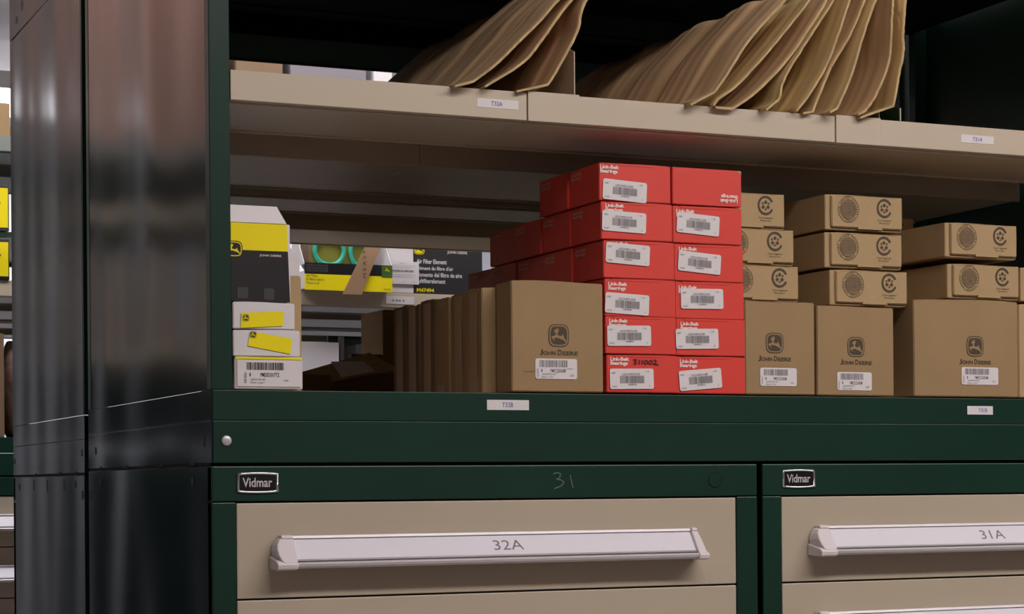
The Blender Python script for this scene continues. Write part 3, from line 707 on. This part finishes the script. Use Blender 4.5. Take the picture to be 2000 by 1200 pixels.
for i in range(4): bm.faces.new([g0[i], g1[i], g1[(i + 1) % 4], g0[(i + 1) % 4]])
obj('paper_label', bm, mat('label_bright', (.86, .80, .76), .6), t)  # label colour raised in place of light missing inside the bay
plain_box('parts_box', 'small dark brown box left of the open carton', .385, .4385, .845, .89, 1.5860, 1.6580, KRAFTD, seed=12)
plain_box('parts_box', 'dark brown box right behind the open carton lid', .555, .615, 1.075, 1.095, 1.5860, 1.7090, KRAFTD, seed=13)
plain_box('parts_box', 'reddish brown upright box beyond the row of plain kraft boxes', .6247, .72, 1.10, 1.22, 1.5860, 1.7930, KRAFT, seed=14)

# ------------------------------------------------------------------ flattened cardboard on the upper shelf
def catmull(P, n=6):
    P = [Vector(p) for p in P]; out = []
    for i in range(len(P) - 1):
        p0 = P[i - 1] if i else P[0] * 2 - P[1]; p1, p2 = P[i], P[i + 1]; p3 = P[i + 2] if i + 2 < len(P) else P[i + 1] * 2 - P[i]
        for k in range(n):
            t = k / n; out.append(.5 * ((2 * p1) + (-p0 + p2) * t + (2 * p0 - 5 * p1 + 4 * p2 - p3) * t * t + (-p0 + 3 * p1 - 3 * p2 + p3) * t ** 3))
    out.append(P[-1]); return out
def board(pts, ztop, y0, L, label, seed, m=SHEET, th=.0038, group='flattened cartons on the upper shelf', wav=.004, ruck=.006):
    rg = random.Random(seed)
    c = [Vector(pts[0]), Vector(pts[0]).lerp(Vector(pts[1]), .5)] + catmull(pts[1:], 7)
    d = (c[-1] - c[-3]).normalized()
    while c[-1].y < ztop: c.append(c[-1] + d * .02)
    NV = 64
    bm = nb(); ph = [rg.uniform(0, 6.28) for _ in range(5)]
    cols = []
    rag = [rg.uniform(-1, 1) for _ in range(len(c) + 3)]
    for i, p in enumerate(c):
        tg = (c[min(i + 1, len(c) - 1)] - c[max(i - 1, 0)]).normalized(); n = Vector((-tg.y, tg.x))  # left/up normal
        s = i / (len(c) - 1)
        ro = .0009 * rag[i] + .0022 * math.sin(4 * s + ph[3]); row = []
        for side in (0, 1):
            r = []
            for j in range(NV + 1):
                v = j / NV
                y = y0 + (ro if j < 2 else ro * (1 - min(1, v * 3))) + L * v ** 1.25
                o = wav * (1.6 * abs(math.sin(15 * v + ph[0] + .6 * s)) + .5 * abs(math.sin(29 * v + ph[1]))) * min(1, v * 6) * min(1, .25 + s)
                o -= ruck * s * math.exp(-v * 14) * math.sin(ph[2]) * .5
                q = p + n * o - n * (th * side)
                x, z = q.x, max(q.y, 1.9792 if y > -.002 else 1.9740)
                if y > -.001: x = min(x, .9972 - th * side * .2)
                r.append(bm.verts.new((x, y, z)))
            row.append(r)
        cols.append(row)
    def face(vs, mi):
        f = bm.faces.new(vs); f.material_index = mi; f.smooth = mi == 0
    for i in range(len(cols) - 1):
        for j in range(NV):
            for sd in (0, 1): face([cols[i][sd][j], cols[i][sd][j + 1], cols[i + 1][sd][j + 1], cols[i + 1][sd][j]], 0)
        for j in (0, NV): face([cols[i][0][j], cols[i + 1][0][j], cols[i + 1][1][j], cols[i][1][j]], 1)
    for i in (0, len(cols) - 1):
        for j in range(NV): face([cols[i][0][j], cols[i][0][j + 1], cols[i][1][j + 1], cols[i][1][j]], 1)
    o = obj('cardboard_sheet', bm, [m, KEDGE])
    tag(o, label, 'cardboard', group)
    return o
BO = {
 'L1': ([(0.3146, 1.9774), (0.34, 1.985), (0.3706, 2.0088), (0.4031, 2.0409), (0.4322, 2.0696), (0.4579, 2.0983), (.5240, 2.1585)], 2.158),
 'L2': ([(0.3562, 1.9797), (0.3956, 2.0042), (0.4173, 2.0223), (0.4393, 2.0504), (0.4763, 2.1), (.5370, 2.1640)], 2.163),
 'L3': ([(0.404, 1.9785), (0.4475, 1.9902), (0.4608, 2.0124), (0.487, 2.061), (0.4984, 2.1019), (.5540, 2.1720)], 2.171),
 'R1': ([(0.6526, 1.9764), (0.6878, 1.9953), (0.7038, 2.017), (0.7278, 2.0533), (0.7519, 2.0829), (0.7966, 2.1284)], 2.129),
 'R2': ([(0.6893, 1.9782), (0.6972, 1.9877), (0.7274, 2.0084), (0.7757, 2.0571), (0.8125, 2.0984), (0.8389, 2.1287)], 2.130),
 'R3': ([(0.6955, 1.9773), (0.7207, 1.9762), (0.7592, 2.0038), (0.808, 2.0526), (0.8577, 2.1198), (0.8677, 2.1347)], 2.15),
 'R4': ([(0.767, 1.9765), (0.7872, 1.9918), (0.7996, 2.0241), (0.8409, 2.0832), (0.8785, 2.1357), (.9030, 2.185)], 2.18),
 'R5': ([(0.8190, 1.9795), (0.836, 1.9987), (0.8652, 2.043), (0.8864, 2.094), (0.9035, 2.1379), (.9270, 2.185)], 2.18),
 'R6': ([(0.8330, 1.9785), (0.8480, 1.9815), (0.8776, 2.0439), (0.9072, 2.0887), (0.9330, 2.1407), (.9500, 2.185)], 2.18),
 'R7': ([(0.8680, 1.9800), (0.8796, 1.9862), (0.9025, 2.0316), (0.9239, 2.09), (0.9450, 2.1413), (.9650, 2.185)], 2.18),
 'R8': ([(0.9200, 1.9820), (0.9314, 1.9875), (0.9485, 2.0101), (0.9701, 2.0581), (0.9740, 2.1085), (0.9770, 2.145), (.9810, 2.185)], 2.18),
 'R9': ([(0.9229, 1.9777), (0.9781, 1.9978), (0.987, 2.0378), (0.9959, 2.0744), (0.9960, 2.1033), (0.9995, 2.147)], 2.20)}
lab = {'L1': 'foremost leaning sheet of the small cardboard pile, broad face towards the left', 'L2': 'middle sheet of the small cardboard pile, behind the broad one', 'L3': 'rightmost sheet of the small cardboard pile, against the divider',
 'R1': 'leftmost sheet of the big cardboard pile, broad creased face to the left', 'R2': 'narrow sheet with ragged pale edge just right of the broad creased one', 'R3': 'third sheet of the big cardboard pile, just left of its dark gap',
 'R4': 'sheet right of the dark gap in the big cardboard pile', 'R5': 'upright tan sheet in the middle of the big cardboard pile', 'R6': 'sheet with a pale fold, sixth from the left in the big pile', 'R7': 'seventh sheet from the left in the big cardboard pile',
 'R8': 'sheet with rucked brown edge, second from the right in the big pile', 'R9': 'rightmost sheet of the big cardboard pile'}
for i, (k, (pts, zt)) in enumerate(BO.items()):
    board(pts, zt, -.018 + .004 * (i % 3), .66 if k in ('L1', 'R1') else .56, lab[k], 40 + i, m=(SHEET, SHEET2)[k in ('R2', 'R4', 'R5', 'R7', 'R9')], th=.0028, wav=.0042 if k in ('L1', 'R1') else .0018)

# ------------------------------------------------------------------ far bank across the rear aisle
FY = 2.40
t = thing('door_cabinet', 'dark green cabinet with closed doors, left of the far drawer cabinets, outside the picture', 'cabinet', (-1.10, FY, 0))  # invented cabinet, its dark doors keep the lower side panel reflection dark
bm = nb(); box(bm, 0, .7605, .012, .70, .02, 1.4965, .001); obj('carcass', bm, GREEN, t)
for a, b, k in ((.004, .379, .355), (.3815, .7565, .405)):
    bm = nb(); box(bm, a, b, -.004, .011, .06, 1.49, .002); d_ = obj('door', bm, SHADEG, t)
    bm = nb(); box(bm, k - .006, k + .006, -.03, -.004, .95, 1.1, .004); obj('handle', bm, CHROME, d_)
fc1 = cabinet(-.100, FY, 'far green drawer cabinet with beige drawers, glimpsed at the left edge', [], badge=False, group=None, detail=False)
fc2 = cabinet(.6688, FY, 'far green drawer cabinet behind the cartons, right of the one at the left edge', [], badge=False, detail=False)
fc3 = cabinet(1.4376, FY, 'rightmost far green drawer cabinet, hidden behind the front bank', [], badge=False, detail=False)
riser(-.100, 2.20, FY, FY + .705, 'green base frame of the far bank', bolt=False)
riser(-1.10, -.34, FY, FY + .705, 'green base frame of the left bay, outside the picture', bolt=False)  # base of the added bay, there only for the reflection
fh = thing('shelving_housing', 'green shelving housing of the far bank across the rear aisle', 'shelving unit', (-.100, FY, 1.5525))
bm = nb(); box(bm, 0, 2.300, 0, .0018, 0, .0367, .0009); obj('base_shelf_rail', bm, GREEN, fh)
bm = nb(); box(bm, .002, 2.298, .002, .70, .0350, .0366); obj('base_shelf_deck', bm, GREEN, fh)
for x0 in (0, 2.274):
    for y0 in (0, .685): bm = nb(); box(bm, x0, x0 + .026, y0, y0 + .02, .0372, .78, .0010); obj('post', bm, GREEN, fh)
bm = nb(); box(bm, .0006, .0022, .0205, .6845, .0372, .78); obj('side_panel', bm, GREENSIDE, fh)
shelf(-.073, 2.02, FY, .70, 1.9550, 'beige shelf of the far bank, carrying the air filter boxes')
FARG = mat('grey_green_lip', (0.20, 0.22, 0.20), 0.5)
shelf(-.073, 2.02, FY, .70, 2.2925, 'grey green top shelf of the far bank', m=FARG)
shelf(-.073, .30, FY, .66, 2.0680, 'thin dark shelf between the two yellow boxes at the left edge', m=GREEN, chans=(), lip=.012)
# backmost bank, seen through the far one
shelf(-.20, 3.0, 3.16, .60, 1.9550, 'beige shelf of the backmost bank, seen from underneath', chans=CH_R)
cabinet(1.05, 3.16, 'backmost green drawer cabinet, hidden below the shelves', [], badge=False, detail=False, depth=.6)
cabinet(.2812, 3.16, 'backmost green drawer cabinet on the left, hidden below the shelves', [], badge=False, detail=False, depth=.6)
plain_box('parts_box', 'large pale box glimpsed under the far shelf, left of a dark post', .8800, .9914, 2.42, 2.60, 1.5895, 1.8290, WHITEB, seed=31)
plain_box('parts_box', 'small pale box glimpsed under the far shelf, right of a dark post', 1.0642, 1.1127, 2.50, 2.60, 1.5895, 1.8310, mat('grey_box_board', (.30, .30, .33), .6), seed=32)
bm = nb(); box(bm, 1.0025, 1.0120, 2.44, 2.46, 1.5895, 1.845); tag(obj('shelf_post', bm, FARG), 'slim grey post between two pale boxes under the far shelf', 'post')
bm = nb(); box(bm, 1.03, 1.9, 2.62, 2.63, 1.5895, 1.86); tag(obj('backing_panel', bm, GREEN), 'dark panel behind the small pale box under the far shelf', 'panel')

hl = thing('shelving_housing', 'green post frame of the left bay in the far bank, outside the picture', 'shelving unit', (-1.10, FY, 1.5525))  # added bay, its shelves shape the bands mirrored in the side panel
for x0 in (0, .734):
    for y0 in (0, .685): bm = nb(); box(bm, x0, x0 + .026, y0, y0 + .02, 0, .78, .0010); obj('post', bm, GREEN, hl)
bm = nb(); box(bm, .028, .732, .692, .696, .037, .73); obj('back_panel', bm, SHADEG, hl)  # dark backing added to keep the mirrored gaps dark
shelf(-1.07, -.368, FY, .68, 2.2925, 'grey green top shelf of the left bay, outside the picture', m=FARG)
shelf(-1.07, -.368, FY, .68, 1.8050, 'lower beige shelf in the left bay of the far bank, outside the picture')
shelf(-1.07, -.368, FY, .68, 2.1400, 'upper beige shelf in the left bay of the far bank, outside the picture')
for i, (x, w_, z0, hh, m_) in enumerate(((-.66, .12, 1.8055, .22, KRAFT), (-.52, .06, 1.8055, .25, WHITEB), (-.450, .075, 1.8055, .22, KRAFT), (-.92, .22, 1.8055, .24, WALLM), (-1.02, .36, 2.2930, .50, mat('russet_board', (.40, .22, .17), .7)), (-.60, .225, 2.2930, .44, mat('pink_board', (.46, .27, .22), .7)))):  # cartons added to colour the side panel reflection
    plain_box('storage_carton', ['kraft carton on the lower left bay shelf, outside the picture', 'narrow white carton on the lower left bay shelf, outside the picture', 'narrow kraft carton on the lower left bay shelf, outside the picture', 'grey carton on the lower left bay shelf, outside the picture',
        'big russet carton on the far top shelf, mirrored in the side panel', 'pinkish carton on the far top shelf, mirrored in the side panel'][i], x, x + w_, FY + .03, FY + .4, z0, z0 + hh, m_, seed=70 + i)
# yellow boxes at the left edge
def yellow_box(z0, z1, label, x1=.1770):
    t = thing('filter_box', label, 'box', (x1 - .22, FY - .004, z0), 0, 'yellow boxes at the left edge')
    H_ = z1 - z0
    bm = nb(); box(bm, 0, .22, 0, .2, 0, H_, .001); obj('carton', bm, BLKB, t)
    bm = nb(); prism(bm, [(.0005, .008), (.2175, .008), (.2175, H_ - .007), (.0005, H_ - .007)], -.001, 0, 'y'); obj('yellow_front', bm, YEL, t)
    bm = nb(); put_text(bm, 'Filter', .0700, .2010, H_ * .35, H_ * .78, y=-.0014, bold=.012); obj('lettering', bm, INK, t, smooth='keep')
yellow_box(1.9555, 2.0500, 'yellow boxed filter at the left edge, the lower of two')
yellow_box(2.0690, 2.1760, 'yellow boxed filter at the left edge, the upper of two')
plain_box('parts_box', 'brown carton standing on the far base shelf at the left edge', -.05, .1640, FY + .002, FY + .2, 1.5895, 1.8310, KRAFTD, seed=33)
POLY = mat('plastic_bag', (0.30, 0.20, 0.17), 0.15, noise=(18, .5), bump=(20, .8, .01))
bm = nb(); bmesh.ops.create_uvsphere(bm, u_segments=20, v_segments=14, radius=1)
for v in bm.verts:
    v.co = Vector((v.co.x * .030, v.co.y * .08, v.co.z * .115 if v.co.z > 0 else v.co.z * .115))
    v.co += Vector((random.uniform(-.003, .003), 0, random.uniform(-.004, .004)))
    v.co.z = max(v.co.z, -.114)
o = obj('plastic_bag', bm, POLY, None, (.1960, FY + .10, 1.7040), smooth=True); tag(o, 'clear plastic bag of brown parts beside the carton at the left edge', 'bag')
for i, (x, w_, hh, m_) in enumerate(((-.065, .12, .06, WHITEB), (.09, .10, .085, KRAFT), (.21, .09, .05, YEL), (.52, .06, .30, WHITEB), (.62, .1, .26, WALLB), (.74, .12, .28, KRAFTD), (.88, .2, .27, mat('grey_carton', (.20, .18, .20), .6)), (1.10, .05, .3, WHITEB))):
    plain_box('parts_box', ['white box lying on the far top shelf at the left edge', 'kraft box on the far top shelf at the left edge', 'yellow box on the far top shelf near the left edge', 'narrow white box on the far top shelf, seen in the gap over shelf T32A',
        'brown box on the far top shelf, seen in the gap over shelf T32A', 'dark brown box on the far top shelf, seen over shelf T32A', 'wide grey box on the far top shelf, seen over shelf T32A', 'white box on the far top shelf, rightmost in the gap over shelf T32A'][i],
        x, x + w_, FY + .05, FY + .3, 2.2930, 2.2930 + hh, m_, seed=50 + i)

# air filter display box, open, with a taped filter inside
t = thing('filter_box', 'open yellow and black display box with a strip of brown tape', 'box', (.8850, 2.365, 1.9555))
bm = nb(); box(bm, .001, .228, .002, .16, 0, .045, .001); obj('carton', bm, WHITEB, t)
bm = nb(); prism(bm, [(0, -.003), (.2290, -.003), (.2290, .0360), (0, .0360)], -.001, .001, 'y'); obj('yellow_front', bm, YEL, t)
bm = nb(); prism(bm, [(0, .0363), (.2290, .0363), (.2290, .0640), (0, .0640)], -.001, .001, 'y'); obj('black_front', bm, BLKB, t)
bm = nb(); prism(bm, [(.2010, .0345), (.2290, .0345), (.2290, .0630), (.2010, .0630)], -.002, -.001, 'y'); gp = obj('green_patch', bm, GRNB, t)
bm = nb(); emblem(bm, .2070, .2240, .0440, .0600, -.0022, 0, 1, border=False); obj('emblem', bm, [GRNB, YEL], gp, smooth='keep')
bm = nb(); put_text(bm, 'Air Filter\nEl filtro aéreo\nFiltre à air', .0040, .0500, .0110, .0350, y=-.0016, bold=.0, line=1.0)
put_text(bm, 'AM106953', .2060, .2240, .0015, .0055, y=-.0016); obj('lettering', bm, INK, t, smooth='keep')
bm = nb(); put_text(bm, 'USE WITH L110 L118 L120\nLA120 LA130 LA135 LA145\nLT150 LT160 LT170 LT180', .004, .060, .0420, .0600, y=-.0016, line=1.0); obj('small_print', bm, INKGREY, t, smooth='keep')
bm = nb(); prism(bm, [(.0960, -.012), (.1460, -.012), (.1760, .060), (.205, .125), (.163, .125), (.1330, .060)], -.006, -.003, 'y'); tp_ = obj('tape', bm, TAPE, t)
bm = nb(); put_text(bm, 'M E A S T', .1500, .158, .030, .10, y=-.0064, rot90=True); obj('tape_print', bm, INKBROWN, tp_, smooth='keep')
for x0, s in ((.0, 1), (.2290, -1)):
    bm = nb(); prism(bm, [(0, .062), (.0, .150), (.04, .14), (.12, .062)] if False else [(.000, .06), (.10, .06), (.10, .125), (.05, .125)], x0 - .0008, x0 + .0008, 'x'); obj('side_flap', bm, WHITEB, t)
bm = nb(); prism(bm, [(.10, .0), (.2290, .0), (.2290, .14), (.10, .14)], .150, .152, 'y'); obj('lid', bm, WHITEB, t)
fl = thing('air_filter', 'ribbed air filter with a teal rubber rim lying in the open display box', 'filter', (.985, 2.43, 2.016))
bm = nb(); prism(bm, rrect(-.070, .085, -.01, .10, .03, 6), -.010, .06, 'y'); obj('pleated_core', bm, KRAFTD, fl)
for cx, w_ in ((-.020, .038), (.062, .026)):
    bm = nb(); N = 28
    ringv = []
    for i in range(N):
        a = 2 * math.pi * i / N; c = Vector((cx + w_ * math.cos(a), 0, .040 + .036 * math.sin(a))); nrm = Vector((math.cos(a), 0, math.sin(a)))
        ringv.append([bm.verts.new(c + nrm * .006 * math.cos(b) + Vector((0, -.018 + .006 * math.sin(b), 0))) for b in [2 * math.pi * k / 8 for k in range(8)]])
    for i in range(N):
        for k in range(8): bm.faces.new([ringv[i][k], ringv[(i + 1) % N][k], ringv[(i + 1) % N][(k + 1) % 8], ringv[i][(k + 1) % 8]])
    obj('rubber_rim', bm, TEAL, fl, smooth=True)
bm = nb(); prism(bm, rrect(-.065, .08, .0, .10, .02), -.0125, -.010, 'y'); obj('core_face', bm, mat('olive_foam', (0.16, 0.16, 0.01), 0.7), fl)

t = thing('parts_box', 'white box with a printed paper sheet, left of the black filter box', 'box', (1.1170, 2.40, 1.9555))
bm = nb(); box(bm, 0, .068, 0, .15, 0, .15, .001); obj('carton', bm, WHITEB, t)
bm = nb(); prism(bm, [(0, .022), (.081, .022), (.081, .079), (0, .079)], -.004, -.0032, 'y'); sh = obj('paper_sheet', bm, WLABEL, t)
bm = nb(); barcode(bm, .004, .068, .053, .058, y=-.0046, n=40, seed=9)
for z, a, b in ((.074, .028, .044), (.068, .01, .07), (.063, .01, .06), (.045, .004, .07), (.040, .006, .065), (.027, .002, .012), (.027, .035, .045), (.027, .06, .075)): flat(bm, [(a, z), (b, z), (b, z + .0006), (a, z + .0006)], -.0046)
obj('print', bm, INKGREY, sh, smooth='keep')
t = thing('filter_box', 'black boxed air filter element with white and yellow lettering, on the far shelf', 'box', (1.1870, 2.40, 1.9555))
bm = nb(); box(bm, 0, .1870, 0, .2, 0, .150, .001); obj('carton', bm, BLKB, t)
bm = nb()
for s, z, x1 in (('Air Filter Element', .0760, .0880), ('Élément du filtre d\'air', .0600, .1060), ('Elemento del filtro de aire', .0425, .1300), ('Luftfilterelement', .0265, .0840)):
    put_text(bm, s, .0060, x1, z, z + .0115, y=-.0008, bold=.02)
put_text(bm, 'JOHN DEERE', .090, .145, .1020, .1110, y=-.0008, bold=.02); obj('lettering', bm, WLABEL, t, smooth='keep')
bm = nb(); put_text(bm, 'M47494', .0060, .0530, .0035, .0135, y=-.0008, bold=.03); obj('part_number', bm, YEL, t, smooth='keep')
bm = nb(); emblem(bm, -.001, .0280, .0990, .1280, -.0005, 1, 0, border=True); obj('emblem', bm, [BLKB, YEL], t, smooth='keep')
# grey lip label under the white boxes
bm = nb(); prism(bm, [(0, 0), (.075, 0), (.075, .0200), (0, .0200)], -.001, 0, 'y'); o = obj('shelf_tag', bm, WLABEL, None, (1.110, FY - .0004, 1.9265)); tag(o, 'white paper tag on the far shelf lip under the white box', 'label')
bm = nb(); 
for a in (.016, .026, .034, .044): flat(bm, [(a, .007), (a + .005, .007), (a + .005, .011), (a, .011)], -.0014)
obj('print', bm, INKGREY, o, smooth='keep')
